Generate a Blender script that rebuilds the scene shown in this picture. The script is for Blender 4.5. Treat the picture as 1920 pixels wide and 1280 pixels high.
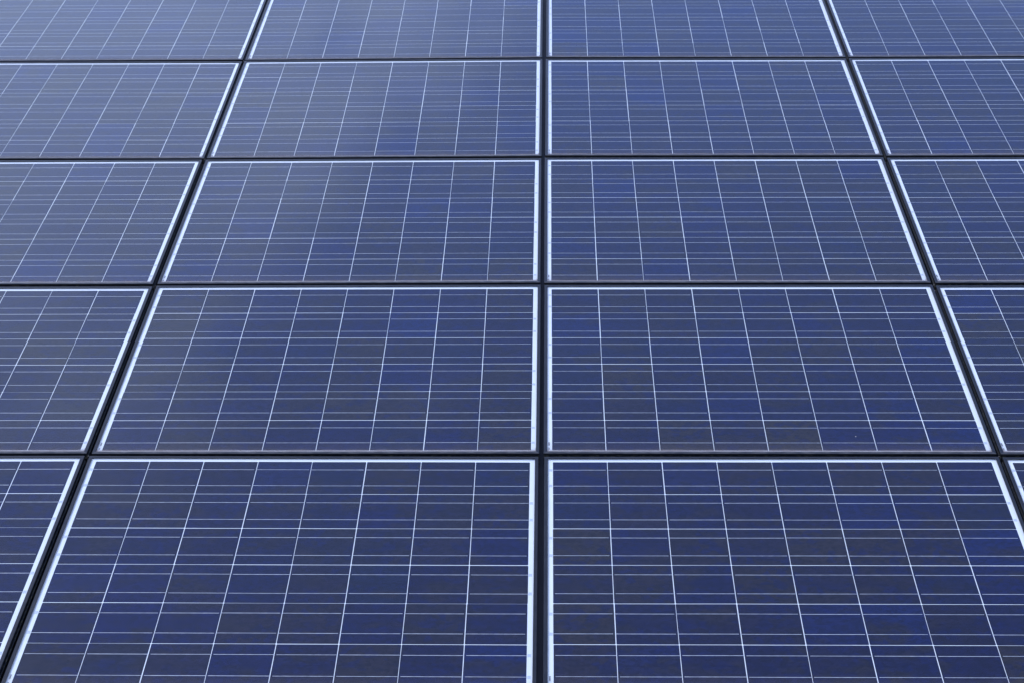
import bpy, math, random
from mathutils import Matrix, Vector, Euler

for o in list(bpy.data.objects):
    bpy.data.objects.remove(o, do_unlink=True)
scene = bpy.context.scene
COL = scene.collection
R = math.radians

# ------------------------------------------------------------------ camera
# The array lies on a plane that rises away from the viewer by TILT; the layout
# is written in the array's own plane (x across, y up the slope, z normal).
TILT = Matrix.Rotation(R(15.0), 4, 'X')
cam_data = bpy.data.cameras.new('camera')
cam = bpy.data.objects.new('camera', cam_data)
COL.objects.link(cam)
cam_data.sensor_width = 36.0
cam_data.lens = 36.0 * 3261.46 / 1920.0
cam_data.clip_start = 0.05
cam_data.clip_end = 500.0
cam.matrix_world = TILT @ (Matrix.Translation((-0.00685, -4.12073, 2.91572)) @
                           Euler((1.024192, 0.011914, 0.018217), 'XYZ').to_matrix().to_4x4())
scene.camera = cam

# ------------------------------------------------------------------ world
SUN_EL, SUN_AZ = 52.0, -72.0       # azimuth from +Y (up the slope), negative = left
world = bpy.data.worlds.new('World')
scene.world = world
world.use_nodes = True
wt = world.node_tree
wt.nodes.clear()
def wn(t, **k):
    n = wt.nodes.new(t)
    for a, b in k.items():
        setattr(n, a, b)
    return n
w_out = wn('ShaderNodeOutputWorld')
w_bg = wn('ShaderNodeBackground')
w_bg.inputs['Strength'].default_value = 0.15
sky = wn('ShaderNodeTexSky', sky_type='NISHITA')
sky.sun_disc = False
sky.sun_elevation = R(SUN_EL)
sky.sun_rotation = R(SUN_AZ)
sky.altitude = 100
sky.air_density = 1.35
sky.dust_density = 0.3
sky.ozone_density = 2.5
w_tc = wn('ShaderNodeTexCoord')
w_sep = wn('ShaderNodeSeparateXYZ')
w_z = wn('ShaderNodeMath', operation='MAXIMUM'); w_z.inputs[1].default_value = 0.0
w_za = wn('ShaderNodeMath', operation='ADD'); w_za.inputs[1].default_value = 0.12
w_dx = wn('ShaderNodeMath', operation='DIVIDE')
w_dy = wn('ShaderNodeMath', operation='DIVIDE')
w_cmb = wn('ShaderNodeCombineXYZ'); w_cmb.inputs[2].default_value = 3.7
w_add = wn('ShaderNodeVectorMath', operation='ADD'); w_add.inputs[1].default_value = (6.28, -4.94, 0.0)
w_noise = wn('ShaderNodeTexNoise')
w_noise.inputs['Scale'].default_value = 1.5
w_noise.inputs['Detail'].default_value = 8.0
w_noise.inputs['Roughness'].default_value = 0.55
w_noise.inputs['Distortion'].default_value = 0.25
w_map = wn('ShaderNodeMapRange', interpolation_type='SMOOTHSTEP')
w_map.inputs['From Min'].default_value = 0.485
w_map.inputs['From Max'].default_value = 0.60
w_map.inputs['To Min'].default_value = 0.0
w_map.inputs['To Max'].default_value = 0.50
w_mix = wn('ShaderNodeMix', data_type='RGBA')
w_mix.inputs['B'].default_value = (5.6, 6.4, 8.4, 1.0)
L = wt.links.new
L(w_tc.outputs['Generated'], w_sep.inputs[0])
L(w_sep.outputs['Z'], w_z.inputs[0]); L(w_z.outputs[0], w_za.inputs[0])
L(w_sep.outputs['X'], w_dx.inputs[0]); L(w_za.outputs[0], w_dx.inputs[1])
L(w_sep.outputs['Y'], w_dy.inputs[0]); L(w_za.outputs[0], w_dy.inputs[1])
L(w_dx.outputs[0], w_cmb.inputs[0]); L(w_dy.outputs[0], w_cmb.inputs[1])
L(w_cmb.outputs[0], w_add.inputs[0]); L(w_add.outputs[0], w_noise.inputs['Vector'])
L(w_noise.outputs['Fac'], w_map.inputs['Value'])
L(w_map.outputs['Result'], w_mix.inputs['Factor'])
# the camera's white balance leans to violet-blue
w_wb = wn('ShaderNodeMix', data_type='RGBA', blend_type='MULTIPLY')
w_wb.inputs['Factor'].default_value = 1.0
w_wb.inputs['B'].default_value = (1.00, 0.885, 1.07, 1.0)
L(sky.outputs['Color'], w_wb.inputs['A'])
L(w_wb.outputs['Result'], w_mix.inputs['A'])
L(w_mix.outputs['Result'], w_bg.inputs['Color'])
L(w_bg.outputs[0], w_out.inputs['Surface'])

# sun behind thin cloud: weak and wide
sun_data = bpy.data.lights.new('sun', 'SUN')
sun_data.energy = 0.98
sun_data.angle = R(18.0)
sun_data.color = (1.0, 0.93, 0.84)
sun = bpy.data.objects.new('sun', sun_data)
COL.objects.link(sun)
sd = Vector((math.sin(R(SUN_AZ)) * math.cos(R(SUN_EL)), math.cos(R(SUN_AZ)) * math.cos(R(SUN_EL)), math.sin(R(SUN_EL))))
sun.rotation_euler = sd.to_track_quat('Z', 'Y').to_euler()
sun.location = sd * 30

scene.view_settings.view_transform = 'Standard'
scene.view_settings.look = 'None'
scene.view_settings.exposure = 0.96
scene.view_settings.gamma = 1.0
scene.view_settings.use_curve_mapping = False
scene.cycles.max_bounces = 5
scene.cycles.diffuse_bounces = 2
scene.cycles.glossy_bounces = 2
scene.cycles.transparent_max_bounces = 8

# ------------------------------------------------------------------ materials
class NT:
    def __init__(s, name):
        s.m = bpy.data.materials.new(name); s.m.use_nodes = True
        s.t = s.m.node_tree; s.t.nodes.clear()
        s.out = s.n('ShaderNodeOutputMaterial')
    def n(s, t, **k):
        x = s.t.nodes.new(t)
        for a, b in k.items(): setattr(x, a, b)
        return x
    def set(s, sock, v):
        if isinstance(v, bpy.types.NodeSocket): s.t.links.new(v, sock)
        else: sock.default_value = v
    def math(s, op, a, b=None, c=None, clamp=False):
        x = s.n('ShaderNodeMath', operation=op); x.use_clamp = clamp
        s.set(x.inputs[0], a)
        if b is not None: s.set(x.inputs[1], b)
        if c is not None: s.set(x.inputs[2], c)
        return x.outputs[0]
    def vmath(s, op, a, b):
        x = s.n('ShaderNodeVectorMath', operation=op)
        s.set(x.inputs[0], a); s.set(x.inputs[1], b)
        return x.outputs[0]
    def noise(s, vec, scale, detail=3.0, rough=0.5):
        x = s.n('ShaderNodeTexNoise')
        s.set(x.inputs['Vector'], vec)
        x.inputs['Scale'].default_value = scale
        x.inputs['Detail'].default_value = detail
        x.inputs['Roughness'].default_value = rough
        return x.outputs['Fac']
    def remap(s, v, a, b, c=0.0, d=1.0, smooth=True):
        x = s.n('ShaderNodeMapRange', interpolation_type='SMOOTHSTEP' if smooth else 'LINEAR')
        s.set(x.inputs['Value'], v)
        x.inputs['From Min'].default_value = a; x.inputs['From Max'].default_value = b
        x.inputs['To Min'].default_value = c; x.inputs['To Max'].default_value = d
        return x.outputs['Result']
    def mix(s, f, a, b, blend='MIX'):
        x = s.n('ShaderNodeMix', data_type='RGBA', blend_type=blend)
        s.set(x.inputs['Factor'], f); s.set(x.inputs['A'], a); s.set(x.inputs['B'], b)
        return x.outputs['Result']
    def ramp(s, f, stops, mode='LINEAR'):
        x = s.n('ShaderNodeValToRGB'); x.color_ramp.interpolation = mode
        e = x.color_ramp.elements
        e[0].position, e[0].color = stops[0][0], (*stops[0][1], 1)
        e[1].position, e[1].color = stops[-1][0], (*stops[-1][1], 1)
        for p, c in stops[1:-1]:
            q = e.new(p); q.color = (*c, 1)
        s.set(x.inputs[0], f)
        return x.outputs[0]
    def coord(s): return s.n('ShaderNodeTexCoord').outputs['Object']
    def principled(s, col, rough=0.5, metal=0.0, spec=0.5):
        x = s.n('ShaderNodeBsdfPrincipled')
        s.set(x.inputs['Base Color'], col); s.set(x.inputs['Roughness'], rough)
        s.set(x.inputs['Metallic'], metal); s.set(x.inputs['Specular IOR Level'], spec)
        s.t.links.new(x.outputs[0], s.out.inputs['Surface'])
        return x

def c4(r, g, b): return (r, g, b, 1.0)

def mat_cell():
    k = NT('silicon_cell')
    obj = k.coord()
    rnd = k.n('ShaderNodeObjectInfo').outputs['Random']
    off = k.n('ShaderNodeCombineXYZ')
    k.set(off.inputs[0], k.math('MULTIPLY', rnd, 37.0)); k.set(off.inputs[1], k.math('MULTIPLY', rnd, 91.0))
    vec = k.vmath('ADD', obj, off.outputs[0])
    base = k.ramp(rnd, [
        (0.00, (0.0050, 0.0040, 0.020)), (0.09, (0.0040, 0.0050, 0.029)), (0.16, (0.0130, 0.0098, 0.0120)),
        (0.24, (0.0028, 0.0046, 0.040)), (0.33, (0.0062, 0.0050, 0.018)), (0.40, (0.0130, 0.0098, 0.0125)),
        (0.48, (0.0045, 0.0046, 0.027)), (0.57, (0.0050, 0.0082, 0.026)), (0.65, (0.0125, 0.0092, 0.0125)),
        (0.73, (0.0016, 0.0070, 0.055)), (0.80, (0.0060, 0.0048, 0.020)), (0.88, (0.0205, 0.0155, 0.0095)), (1.00, (0.0052, 0.0046, 0.022))])
    # cloudy patches where the crystal colour drifts towards grey or towards blue
    n1 = k.noise(k.vmath('MULTIPLY', vec, (0.6, 1.0, 1.0)), 11.0, 2.0, 0.55)
    base = k.mix(k.remap(n1, 0.48, 0.66, 0.0, 0.85), base, c4(0.0128, 0.0102, 0.0125))
    v2 = k.n('ShaderNodeTexVoronoi'); v2.feature = 'F1'
    k.set(v2.inputs['Vector'], k.vmath('MULTIPLY', vec, (0.8, 1.0, 1.0))); v2.inputs['Scale'].default_value = 55.0
    s2 = k.n('ShaderNodeSeparateColor'); k.set(s2.inputs[0], v2.outputs['Color'])
    n2 = k.math('ADD', k.math('MULTIPLY', s2.outputs[1], 0.35), k.math('MULTIPLY', k.noise(k.vmath('ADD', vec, (5.3, 1.7, 0.0)), 10.0, 1.0), 0.65))
    base = k.mix(k.remap(n2, 0.48, 0.70, 0.0, 0.62), base, c4(0.0022, 0.0050, 0.044))
    # crystal grains
    vo = k.n('ShaderNodeTexVoronoi'); vo.feature = 'F1'
    k.set(vo.inputs['Vector'], k.vmath('MULTIPLY', vec, (1.0, 1.4, 1.0))); vo.inputs['Scale'].default_value = 85.0
    sp = k.n('ShaderNodeSeparateColor'); k.set(sp.inputs[0], vo.outputs['Color'])
    g = k.remap(sp.outputs[0], 0.0, 1.0, 0.62, 1.38, False)
    gc = k.n('ShaderNodeCombineColor')
    for i in range(3): k.set(gc.inputs[i], g)
    base = k.mix(1.0, base, gc.outputs[0], 'MULTIPLY')
    # print marks: dark smudged band along the cell's centre line, where the fingers are split
    s = k.n('ShaderNodeSeparateXYZ'); k.set(s.inputs[0], obj)
    x, y = s.outputs[0], s.outputs[1]
    ay = k.math('ABSOLUTE', y)
    n3 = k.noise(k.vmath('MULTIPLY', vec, (1.0, 4.0, 1.0)), 28.0, 2.0, 0.6)
    band = k.math('MULTIPLY', k.remap(ay, 0.0, 0.022, 1.0, 0.0), k.remap(n3, 0.52, 0.66, 0.0, 0.45))
    base = k.mix(band, base, c4(0.0030, 0.0035, 0.018))
    # silver fingers, 2.9 mm apart, running up the slope
    fx = k.math('FRACT', k.math('ADD', k.math('DIVIDE', x, 0.0029), 0.5))
    fx = k.math('ABSOLUTE', k.math('SUBTRACT', fx, 0.5))
    fing = k.remap(fx, 0.0, 0.15, 0.085, 0.0)
    fing = k.math('MULTIPLY', fing, k.math('GREATER_THAN', ay, 0.0008))
    fing = k.math('MULTIPLY', fing, k.math('LESS_THAN', ay, 0.0762))
    base = k.mix(fing, base, c4(0.30, 0.30, 0.33))
    pb = k.principled(base, 0.40, 0.0, 0.08)
    pb.inputs['Specular Tint'].default_value = c4(0.35, 0.55, 1.0)
    return k.m

def mat_glass():
    k = NT('solar_glass')
    obj = k.coord()
    rnd = k.n('ShaderNodeObjectInfo').outputs['Random']
    off = k.n('ShaderNodeCombineXYZ'); k.set(off.inputs[0], k.math('MULTIPLY', rnd, 53.0)); k.set(off.inputs[1], k.math('MULTIPLY', rnd, 17.0))
    vec = k.vmath('ADD', obj, off.outputs[0])
    fr = k.n('ShaderNodeFresnel'); fr.inputs['IOR'].default_value = 1.40
    geo = k.n('ShaderNodeNewGeometry')
    front = k.math('SUBTRACT', 1.0, geo.outputs['Backfacing'])
    fac = k.math('MULTIPLY', fr.outputs[0], front)
    gl = k.n('ShaderNodeBsdfGlossy'); gl.inputs['Color'].default_value = c4(0.86, 0.92, 1.0); gl.inputs['Roughness'].default_value = 0.06
    tr = k.n('ShaderNodeBsdfTransparent'); tr.inputs['Color'].default_value = c4(0.97, 0.985, 0.98)
    m1 = k.n('ShaderNodeMixShader'); k.set(m1.inputs[0], fac); k.set(m1.inputs[1], tr.outputs[0]); k.set(m1.inputs[2], gl.outputs[0])
    # silt washed down to the lower edge, where it also paints in the lip's reflection, worst in the two corners, and a thin film of dust all over
    s = k.n('ShaderNodeSeparateXYZ'); k.set(s.inputs[0], obj)
    x, y = s.outputs[0], s.outputs[1]
    yb = k.math('ADD', y, 0.4852)               # metres above the visible lower edge
    n1 = k.noise(vec, 24.0, 2.0, 0.6)
    n2 = k.noise(k.vmath('MULTIPLY', vec, (1.0, 0.5, 1.0)), 70.0, 1.0, 0.6)
    edge = k.remap(k.math('ADD', yb, k.math('MULTIPLY', n1, -0.010)), -0.002, 0.014, 0.72, 0.0)
    haze = k.remap(k.math('ADD', yb, k.math('MULTIPLY', n1, -0.05)), -0.02, 0.045, 0.10, 0.0)
    xb = k.math('SUBTRACT', 0.645, k.math('ABSOLUTE', x))
    cd = k.math('ADD', k.math('MULTIPLY', xb, 0.9), k.math('MULTIPLY', yb, 0.55))
    corner = k.remap(k.math('ADD', cd, k.math('MULTIPLY', n2, -0.008)), -0.002, 0.013, 0.85, 0.0)
    sl = k.remap(k.math('ADD', k.math('ADD', x, 0.6455), k.math('MULTIPLY', n1, -0.003)), -0.002, 0.003, 0.30, 0.0)  # left edge greyed: grime, with the lip's soft shadow painted in
    film = k.remap(n2, 0.45, 0.80, 0.000, 0.012)
    d = k.math('MAXIMUM', edge, haze); d = k.math('MAXIMUM', d, corner); d = k.math('MAXIMUM', d, sl); d = k.math('ADD', d, film, clamp=True)
    d = k.math('MULTIPLY', d, front)
    df = k.n('ShaderNodeBsdfDiffuse'); df.inputs['Color'].default_value = c4(0.21, 0.185, 0.175)
    m2 = k.n('ShaderNodeMixShader'); k.set(m2.inputs[0], d); k.set(m2.inputs[1], m1.outputs[0]); k.set(m2.inputs[2], df.outputs[0])
    k.t.links.new(m2.outputs[0], k.out.inputs['Surface'])
    return k.m

def mat_frame(dust, name):
    k = NT(name)
    obj = k.coord()
    geo = k.n('ShaderNodeNewGeometry')
    s = k.n('ShaderNodeSeparateXYZ'); k.set(s.inputs[0], obj)
    n = k.noise(obj, 60.0, 4.0, 0.6)
    base = k.mix(k.remap(n, 0.4, 0.7), c4(0.006, 0.008, 0.012), c4(0.010, 0.012, 0.016))
    # moss and grit clinging to the outer walls below the lip
    n2 = k.noise(k.vmath('MULTIPLY', obj, (1.0, 1.0, 3.0)), 75.0, 5.0, 0.7)
    low = k.remap(s.outputs[2], -0.0045, -0.0005, 1.0, 0.0)
    base = k.mix(k.math('MULTIPLY', low, k.remap(n2, 0.50, 0.62, 0.0, 0.9)), base, c4(0.13, 0.12, 0.07))
    n3 = k.noise(obj, 400.0, 2.0, 0.5)
    base = k.mix(k.remap(n3, 0.72, 0.80, 0.0, 0.4), base, c4(0.10, 0.10, 0.09))
    # silt left by rain on the lip
    n4 = k.noise(k.vmath('MULTIPLY', obj, (0.35, 1.0, 1.0)), 90.0, 3.0, 0.65)
    up = k.remap(s.outputs[2], 0.0030, 0.0044, 0.0, 1.0)
    base = k.mix(k.math('MULTIPLY', up, k.remap(n4, 0.35, 0.70, dust * 0.25, dust)), base, c4(0.085, 0.085, 0.085))
    k.principled(base, k.remap(n, 0.3, 0.7, 0.30, 0.42), 0.0, 0.30)
    return k.m

def mat_plain(name, col, var, rough, metal=0.0, spec=0.5, scale=40.0):
    k = NT(name)
    n = k.noise(k.coord(), scale, 4.0, 0.6)
    c = k.mix(k.remap(n, 0.3, 0.7), c4(*col), c4(*var))
    k.principled(c, rough, metal, spec)
    return k.m

def mat_barcode():
    k = NT('printed_barcode')
    s = k.n('ShaderNodeSeparateXYZ'); k.set(s.inputs[0], k.coord())
    v = k.n('ShaderNodeCombineXYZ'); k.set(v.inputs[1], k.math('FLOOR', k.math('MULTIPLY', s.outputs[1], 1400.0)))
    wnz = k.n('ShaderNodeTexWhiteNoise'); k.set(wnz.inputs['Vector'], v.outputs[0])
    bars = k.math('GREATER_THAN', wnz.outputs['Value'], 0.40)
    inside = k.math('LESS_THAN', k.math('ABSOLUTE', k.math('ADD', s.outputs[0], 0.0004)), 0.0019)
    k.principled(k.mix(k.math('MULTIPLY', bars, inside), c4(0.70, 0.71, 0.72), c4(0.03, 0.03, 0.035)), 0.6)
    return k.m

M_CELL, M_GLASS, M_BAR = mat_cell(), mat_glass(), mat_barcode()
M_FRAME = mat_frame(0.12, 'black_anodised_aluminium')
M_FRAME_SILT = mat_frame(0.75, 'black_anodised_aluminium_with_silt')
M_BACK = mat_plain('white_backsheet', (0.80, 0.815, 0.83), (0.77, 0.79, 0.81), 0.6, 0, 0.15, 12.0)
def mat_ribbon():
    k = NT('tinned_ribbon')
    rnd = k.n('ShaderNodeObjectInfo').outputs['Random']
    off = k.n('ShaderNodeCombineXYZ'); k.set(off.inputs[0], k.math('MULTIPLY', rnd, 41.0))
    n = k.noise(k.vmath('ADD', k.coord(), off.outputs[0]), 45.0, 2.0)
    f = k.math('ADD', k.math('MULTIPLY', rnd, 0.5), k.remap(n, 0.35, 0.65, 0.0, 0.5))
    k.principled(k.mix(f, c4(0.40, 0.41, 0.45), c4(0.70, 0.71, 0.74)), 0.45, 0.3, 0.4)
    return k.m
M_RIB = mat_ribbon()
M_TAB = mat_plain('tape_under_glass', (0.46, 0.50, 0.58), (0.62, 0.66, 0.72), 0.6, 0, 0.1, 260.0)
M_RAIL = mat_plain('dark_rail', (0.020, 0.018, 0.024), (0.028, 0.025, 0.032), 0.5, 0, 0.4, 30.0)
M_ROOF = mat_plain('dark_roofing', (0.020, 0.021, 0.020), (0.035, 0.034, 0.030), 0.9, 0, 0.2, 60.0)
M_STEEL = mat_plain('weathered_steel', (0.42, 0.38, 0.30), (0.25, 0.22, 0.18), 0.4, 0.7, 0.5, 200.0)
M_LIME = mat_plain('dried_dropping', (0.62, 0.60, 0.56), (0.40, 0.39, 0.36), 0.8, 0, 0.2, 300.0)
M_GRIT = mat_plain('dark_grit', (0.020, 0.018, 0.016), (0.05, 0.045, 0.04), 0.9, 0, 0.2, 300.0)

# ------------------------------------------------------------------ mesh helpers
def mesh(name, verts, faces, mat):
    me = bpy.data.meshes.new(name)
    me.from_pydata(verts, [], faces)
    me.materials.append(mat)
    me.update()
    return me
def box(name, x0, x1, y0, y1, z0, z1, mat):
    v = [(x, y, z) for z in (z0, z1) for (x, y) in ((x0, y0), (x1, y0), (x1, y1), (x0, y1))]
    f = [(3, 2, 1, 0), (4, 5, 6, 7), (0, 1, 5, 4), (1, 2, 6, 5), (2, 3, 7, 6), (3, 0, 4, 7)]
    return mesh(name, v, f, mat)
def prism(name, pts, z0, z1, mat):
    n = len(pts)
    v = [(x, y, z0) for x, y in pts] + [(x, y, z1) for x, y in pts]
    f = [tuple(range(n - 1, -1, -1)), tuple(range(n, 2 * n))]
    f += [(i, (i + 1) % n, n + (i + 1) % n, n + i) for i in range(n)]
    return mesh(name, v, f, mat)
def add(name, me, parent=None, loc=(0, 0, 0), rz=0.0):
    o = bpy.data.objects.new(name, me)
    COL.objects.link(o)
    o.parent = parent
    o.location = loc
    if rz: o.rotation_euler = (0, 0, rz)
    return o
def place(o, local):
    o.matrix_world = TILT @ local

# ------------------------------------------------------------------ panel dimensions (metres)
PITCH = 0.158                       # cell pitch
GX, GY = 0.0020, 0.0022             # white gap between cells
NX, NY = 8, 6
BW, BH = NX * PITCH - 0.002, NY * PITCH - 0.002      # block of cells
MX, MY = 0.0145, 0.0120             # white margin round the block
LIP = 0.0100
PX, PY = 1.32498, 1.00564           # panel pitch across and up the slope
IW, IH = BW / 2 + MX, BH / 2 + MY   # half of the glass that shows
OW, OH = IW + LIP, IH + LIP         # half of the outer frame
LIP_TOP = 0.0046

def chamfered(w, h, c):
    w, h = w / 2, h / 2
    return [(-w + c, -h), (w - c, -h), (w, -h + c), (w, h - c), (w - c, h), (-w + c, h), (-w, h - c), (-w, -h + c)]
ME_CELL = prism('cell', chamfered(PITCH - GX, PITCH - GY, 0.0016), -0.0003, 0.0, M_CELL)
RW = 0.0014
ME_RIB = {-1: box('busbar', -PITCH / 2 - 0.0006, PITCH / 2 - 0.0055, -RW / 2, RW / 2, 0.00002, 0.00022, M_RIB),
          1: box('busbar', -PITCH / 2 + 0.0055, PITCH / 2 + 0.0006, -RW / 2, RW / 2, 0.00002, 0.00022, M_RIB)}
ME_BACK = box('backsheet', -OW + 0.003, OW - 0.003, -OH + 0.003, OH - 0.003, -0.0012, -0.0004, M_BACK)
ME_GLASS = box('glass', -OW + 0.0031, OW - 0.0031, -OH + 0.0031, OH - 0.0031, 0.0007, 0.0028, M_GLASS)
ME_TAB = prism('solder_tab', [(-.0042, -.0058), (-.0012, -.0058), (-.0008, -.0046), (.0010, -.0046), (.0014, -.0058), (.0042, -.0058),
                              (.0042, .0058), (-.0042, .0058)], -0.00038, -0.00020, M_TAB)
ME_LABEL = box('serial_label', -0.0030, 0.0030, -0.019, 0.019, -0.00038, -0.00015, M_BAR)

# frame bars: one extruded section with a grooved outer wall, mitred at both ends
PROFILE = [(-LIP, 0.0029), (-LIP, LIP_TOP - 0.0005), (-LIP + 0.0005, LIP_TOP), (-0.0008, LIP_TOP), (0.0, LIP_TOP - 0.0008),
           (0.0, -0.0035), (-0.0016, -0.0042), (-0.0016, -0.0125), (0.0, -0.0132), (0.0, -0.0365), (-0.0240, -0.0365),
           (-0.0240, -0.0345), (-0.0028, -0.0345), (-0.0028, 0.0029)]
def bar(name, half_len, half_off, mat):
    v, n = [], len(PROFILE)
    for s in (-1, 1):
        for u, z in PROFILE:
            a = s * (half_len + u); b = -(half_off + u)
            v.append((a, b, z))
    f = [(i, (i + 1) % n, n + (i + 1) % n, n + i) for i in range(n)]
    f += [tuple(range(n - 1, -1, -1)), tuple(range(n, 2 * n))]
    me = mesh(name, v, f, mat)
    import bmesh
    bm = bmesh.new(); bm.from_mesh(me); bmesh.ops.recalc_face_normals(bm, faces=bm.faces); bm.to_mesh(me); bm.free()
    return me
ME_BAR_LONG = bar('frame_bar', OW, OH, M_FRAME)
ME_BAR_LOW = bar('frame_bar', OW, OH, M_FRAME_SILT)
ME_BAR_SHORT = bar('frame_bar', OH, OW, M_FRAME)

def speck_mesh(name, seed, r, mat):
    rr = random.Random(seed)
    n = 9
    pts = []
    for i in range(n):
        a = 2 * math.pi * i / n
        q = r * rr.uniform(0.6, 1.2)
        pts.append((q * math.cos(a), q * 1.3 * math.sin(a)))
    v = [(x, y, 0) for x, y in pts] + [(x * .6, y * .6, r * .25) for x, y in pts] + [(0, 0, r * .32)]
    f = [(i, (i + 1) % n, n + (i + 1) % n, n + i) for i in range(n)] + [(n + i, n + (i + 1) % n, 2 * n) for i in range(n)]
    return mesh(name, v, f, mat)
ME_SPECK_W = speck_mesh('dirt_speck', 1, 0.0016, M_LIME)
ME_SPECK_D = speck_mesh('dirt_speck', 2, 0.0022, M_GRIT)

# measured settling of each panel: shift across, apparent shift up the slope, apparent turn
SETTLE = {(0, 0): (.0035, -.0042, 0), (0, 1): (-.0009, .0044, .0119), (0, 2): (.0030, .0050, -.0122), (0, 3): (.0001, -.0003, .0004),
          (1, 0): (.0027, -.0050, -.0029), (1, 1): (-.0003, .0009, .0078), (1, 2): (.0005, .0032, -.0064), (1, 3): (-.0006, -.0010, .0026),
          (2, 0): (-.0017, -.0041, .0022), (2, 1): (-.0008, -.0001, .0049), (2, 2): (-.0015, .0009, -.0027), (2, 3): (-.0004, -.0031, .0028),
          (3, 0): (-.0002, -.0029, .0026), (3, 1): (.0006, .0012, .0018), (3, 2): (-.0004, .0011, -.0011), (3, 3): (-.0019, -.0017, .0019),
          (4, 0): (-.0018, .0006, .0022), (4, 1): (-.0019, -.0004, -.0020), (4, 2): (.0015, .0010, .0012), (4, 3): (-.0002, 0, .0001)}
ROWS = ['top row', 'second row down', 'middle row', 'fourth row down', 'bottom row']
COLS = ['leftmost column', 'left of the central seam', 'right of the central seam', 'rightmost column']

def centre(row, col):
    return (col - 2) * PX + BW / 2, (4 - row) * PY - BH / 2

# ------------------------------------------------------------------ the roof under the array
roof = add('roof', box('roof', -5.2, 5.2, -3.4, 7.0, -0.20, -0.125, M_ROOF))
place(roof, Matrix.Identity(4)); roof['kind'] = 'structure'

# ------------------------------------------------------------------ panels
specks = {(3, 2): [('w', 0.263, -0.405)], (4, 2): [('d', 0.335, 0.04)], (0, 2): [('d', 0.53, -0.27)]}
for row in range(5):
    for col in range(4):
        cx, cy = centre(row, col)
        dx, dy, rot = SETTLE[(row, col)]
        cot = (cy + 4.12) / 2.916
        rr = random.Random(row * 17 + col * 5 + 3)
        p = bpy.data.objects.new('solar_panel', None)
        COL.objects.link(p)
        p.empty_display_size = 0.1
        place(p, Matrix.Translation((cx + dx, cy, dy / cot)) @ Matrix.Rotation(-rot / cot + rr.uniform(-.001, .001), 4, 'Y') @ Matrix.Rotation(rr.uniform(-.0025, .0025), 4, 'X'))
        p['label'] = 'blue solar panel in the %s, %s' % (ROWS[row], COLS[col])
        p['category'] = 'solar panel'
        p['group'] = 'solar panels laid edge to edge in a grid'
        add('frame_bar', ME_BAR_LOW, p)
        add('frame_bar', ME_BAR_LONG, p, rz=math.pi)
        add('frame_bar', ME_BAR_SHORT, p, rz=math.pi / 2)
        add('frame_bar', ME_BAR_SHORT, p, rz=-math.pi / 2)
        back = add('backsheet', ME_BACK, p)
        add('glass', ME_GLASS, p)
        for j in range(NY):
            side = -1 if j % 2 == 0 else 1                 # the strings of cells run to and fro
            sy = rr.uniform(-0.0004, 0.0004)
            slope = rr.uniform(-0.00014, 0.00014)
            y = BH / 2 - PITCH * (j + 0.5) + 0.001
            for i in range(NX):
                x = -BW / 2 + PITCH * (i + 0.5) - 0.001
                c = add('cell', ME_CELL, p, (x + rr.uniform(-.0004, .0004), y + sy + slope * (i - 3.5) + rr.uniform(-.0003, .0003), 0),
                        rr.uniform(-0.0016, 0.0016))
                for q in (0.0388, -0.0388):
                    add('busbar', ME_RIB[side], c, (rr.uniform(-.0006, .0006), q + rr.uniform(-.0004, .0004), 0))
            for q in (0.0388, -0.0388):
                add('solder_tab', ME_TAB, back, (side * (BW / 2 + 0.0062), y + q + sy + rr.uniform(-.001, .001), 0))
        add('serial_label', ME_LABEL, p, (-BW / 2 - 0.0085, -BH / 2 + 0.022, 0))
        for kind, sx, sy in specks.get((row, col), []):
            add('dirt_speck', ME_SPECK_W if kind == 'w' else ME_SPECK_D, p, (sx, sy, 0.0028), rr.uniform(0, 6))

# ------------------------------------------------------------------ rails under the three seams
def rail_mesh():
    pts = [(-0.022, -0.124), (0.022, -0.124), (0.022, -0.040), (0.0075, -0.040), (0.0075, -0.046), (-0.0075, -0.046), (-0.0075, -0.040), (-0.022, -0.040)]
    n = len(pts)
    y0, y1 = -1.30, 5.4
    v = [(x, y0, z) for x, z in pts] + [(x, y1, z) for x, z in pts]
    f = [(i, (i + 1) % n, n + (i + 1) % n, n + i) for i in range(n)]
    f += [tuple(range(n - 1, -1, -1)), tuple(range(n, 2 * n))]
    return mesh('mounting_rail', v, f, M_RAIL)
ME_RAIL = rail_mesh()
for k, where in ((-1, 'left seam between panel columns'), (0, 'central seam, seen straight down'), (1, 'right seam between panel columns')):
    xg = k * PX - (PX - BW) / 2
    r = add('mounting_rail', ME_RAIL)
    place(r, Matrix.Translation((xg, 0, 0)))
    r['label'] = 'dark mounting rail deep in the ' + where
    r['category'] = 'rail'
    r['group'] = 'mounting rails under the panel seams'

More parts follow.
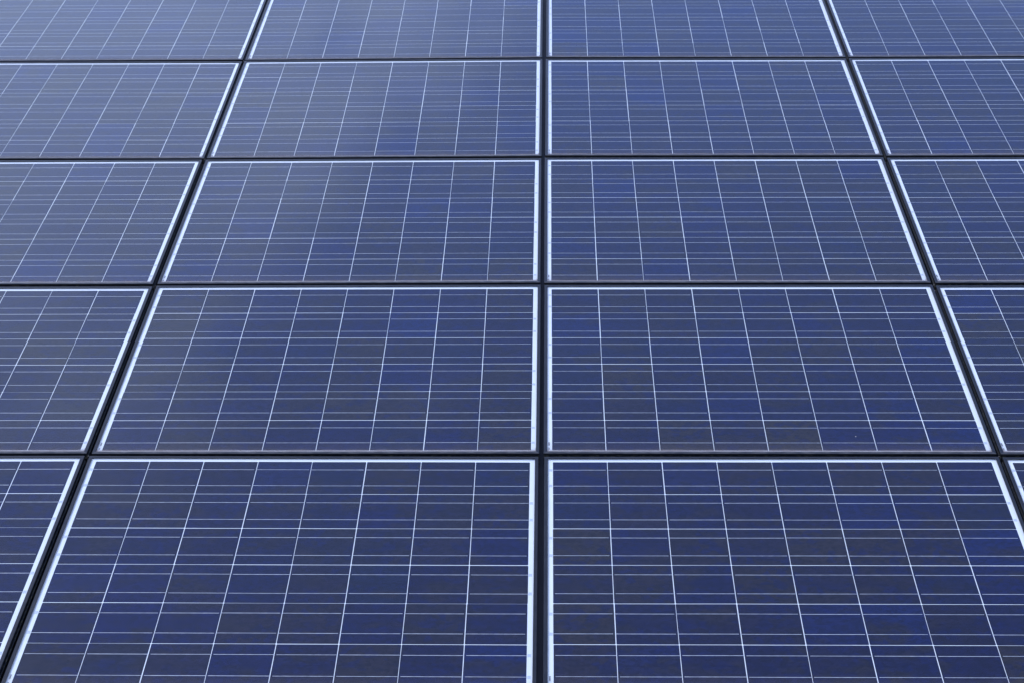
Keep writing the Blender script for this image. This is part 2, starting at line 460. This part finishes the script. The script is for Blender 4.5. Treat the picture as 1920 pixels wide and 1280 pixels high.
# ------------------------------------------------------------------ clips where the outer seams cross the rows
def tube(pts, r, n=6):
    v, f = [], []
    for i, p in enumerate(pts):
        a = Vector(pts[max(i - 1, 0)]); b = Vector(pts[min(i + 1, len(pts) - 1)])
        t = (b - a).normalized()
        u = t.cross(Vector((0, 1, 0.3))).normalized(); w = t.cross(u)
        for k in range(n):
            an = 2 * math.pi * k / n
            v.append(tuple(Vector(p) + r * (math.cos(an) * u + math.sin(an) * w)))
    for i in range(len(pts) - 1):
        for k in range(n):
            f.append((i * n + k, i * n + (k + 1) % n, (i + 1) * n + (k + 1) % n, (i + 1) * n + k))
    f.append(tuple(range(n))); f.append(tuple(range(len(v) - 1, len(v) - n - 1, -1)))
    return v, f
def arch(w, h):
    return [(w * math.cos(a), 0, -0.020 + h * math.sin(a)) for a in [math.pi * i / 10 for i in range(11)]]
ME_WIRE = mesh('wire_loop', *tube(arch(0.0055, 0.020), 0.0006), M_STEEL)
ME_PLATE = prism('plate', chamfered(0.012, 0.022, 0.002), -0.0245, -0.0225, M_RAIL)
ME_BOLT = prism('bolt', [(0.0026 * math.cos(R(60 * i)), 0.0026 * math.sin(R(60 * i))) for i in range(6)], -0.0225, -0.016, M_STEEL)
for k, sname in ((-1, 'left'), (1, 'right')):
    for row, rname in ((1, 'below the top row'), (2, 'above the middle row'), (3, 'below the middle row'), (4, 'above the bottom row')):
        x = k * PX - (PX - BW) / 2
        y = (4 - row) * PY + (PY - BH) / 2
        e = bpy.data.objects.new('panel_clip', None)
        COL.objects.link(e)
        e.empty_display_size = 0.02
        place(e, Matrix.Translation((x + (0.001 if row % 2 else -0.001), y, 0)))
        e['label'] = 'tiny metal clip where the %s seam crosses the joint %s' % (sname, rname)
        e['category'] = 'clip'
        e['group'] = 'clips at the seam crossings'
        add('wire_loop', ME_WIRE, e, (0, 0.001, 0), 0.3 * k)
        add('plate', ME_PLATE, e, (0, -0.006, 0))
        add('bolt', ME_BOLT, e, (0.001, -0.012, 0))
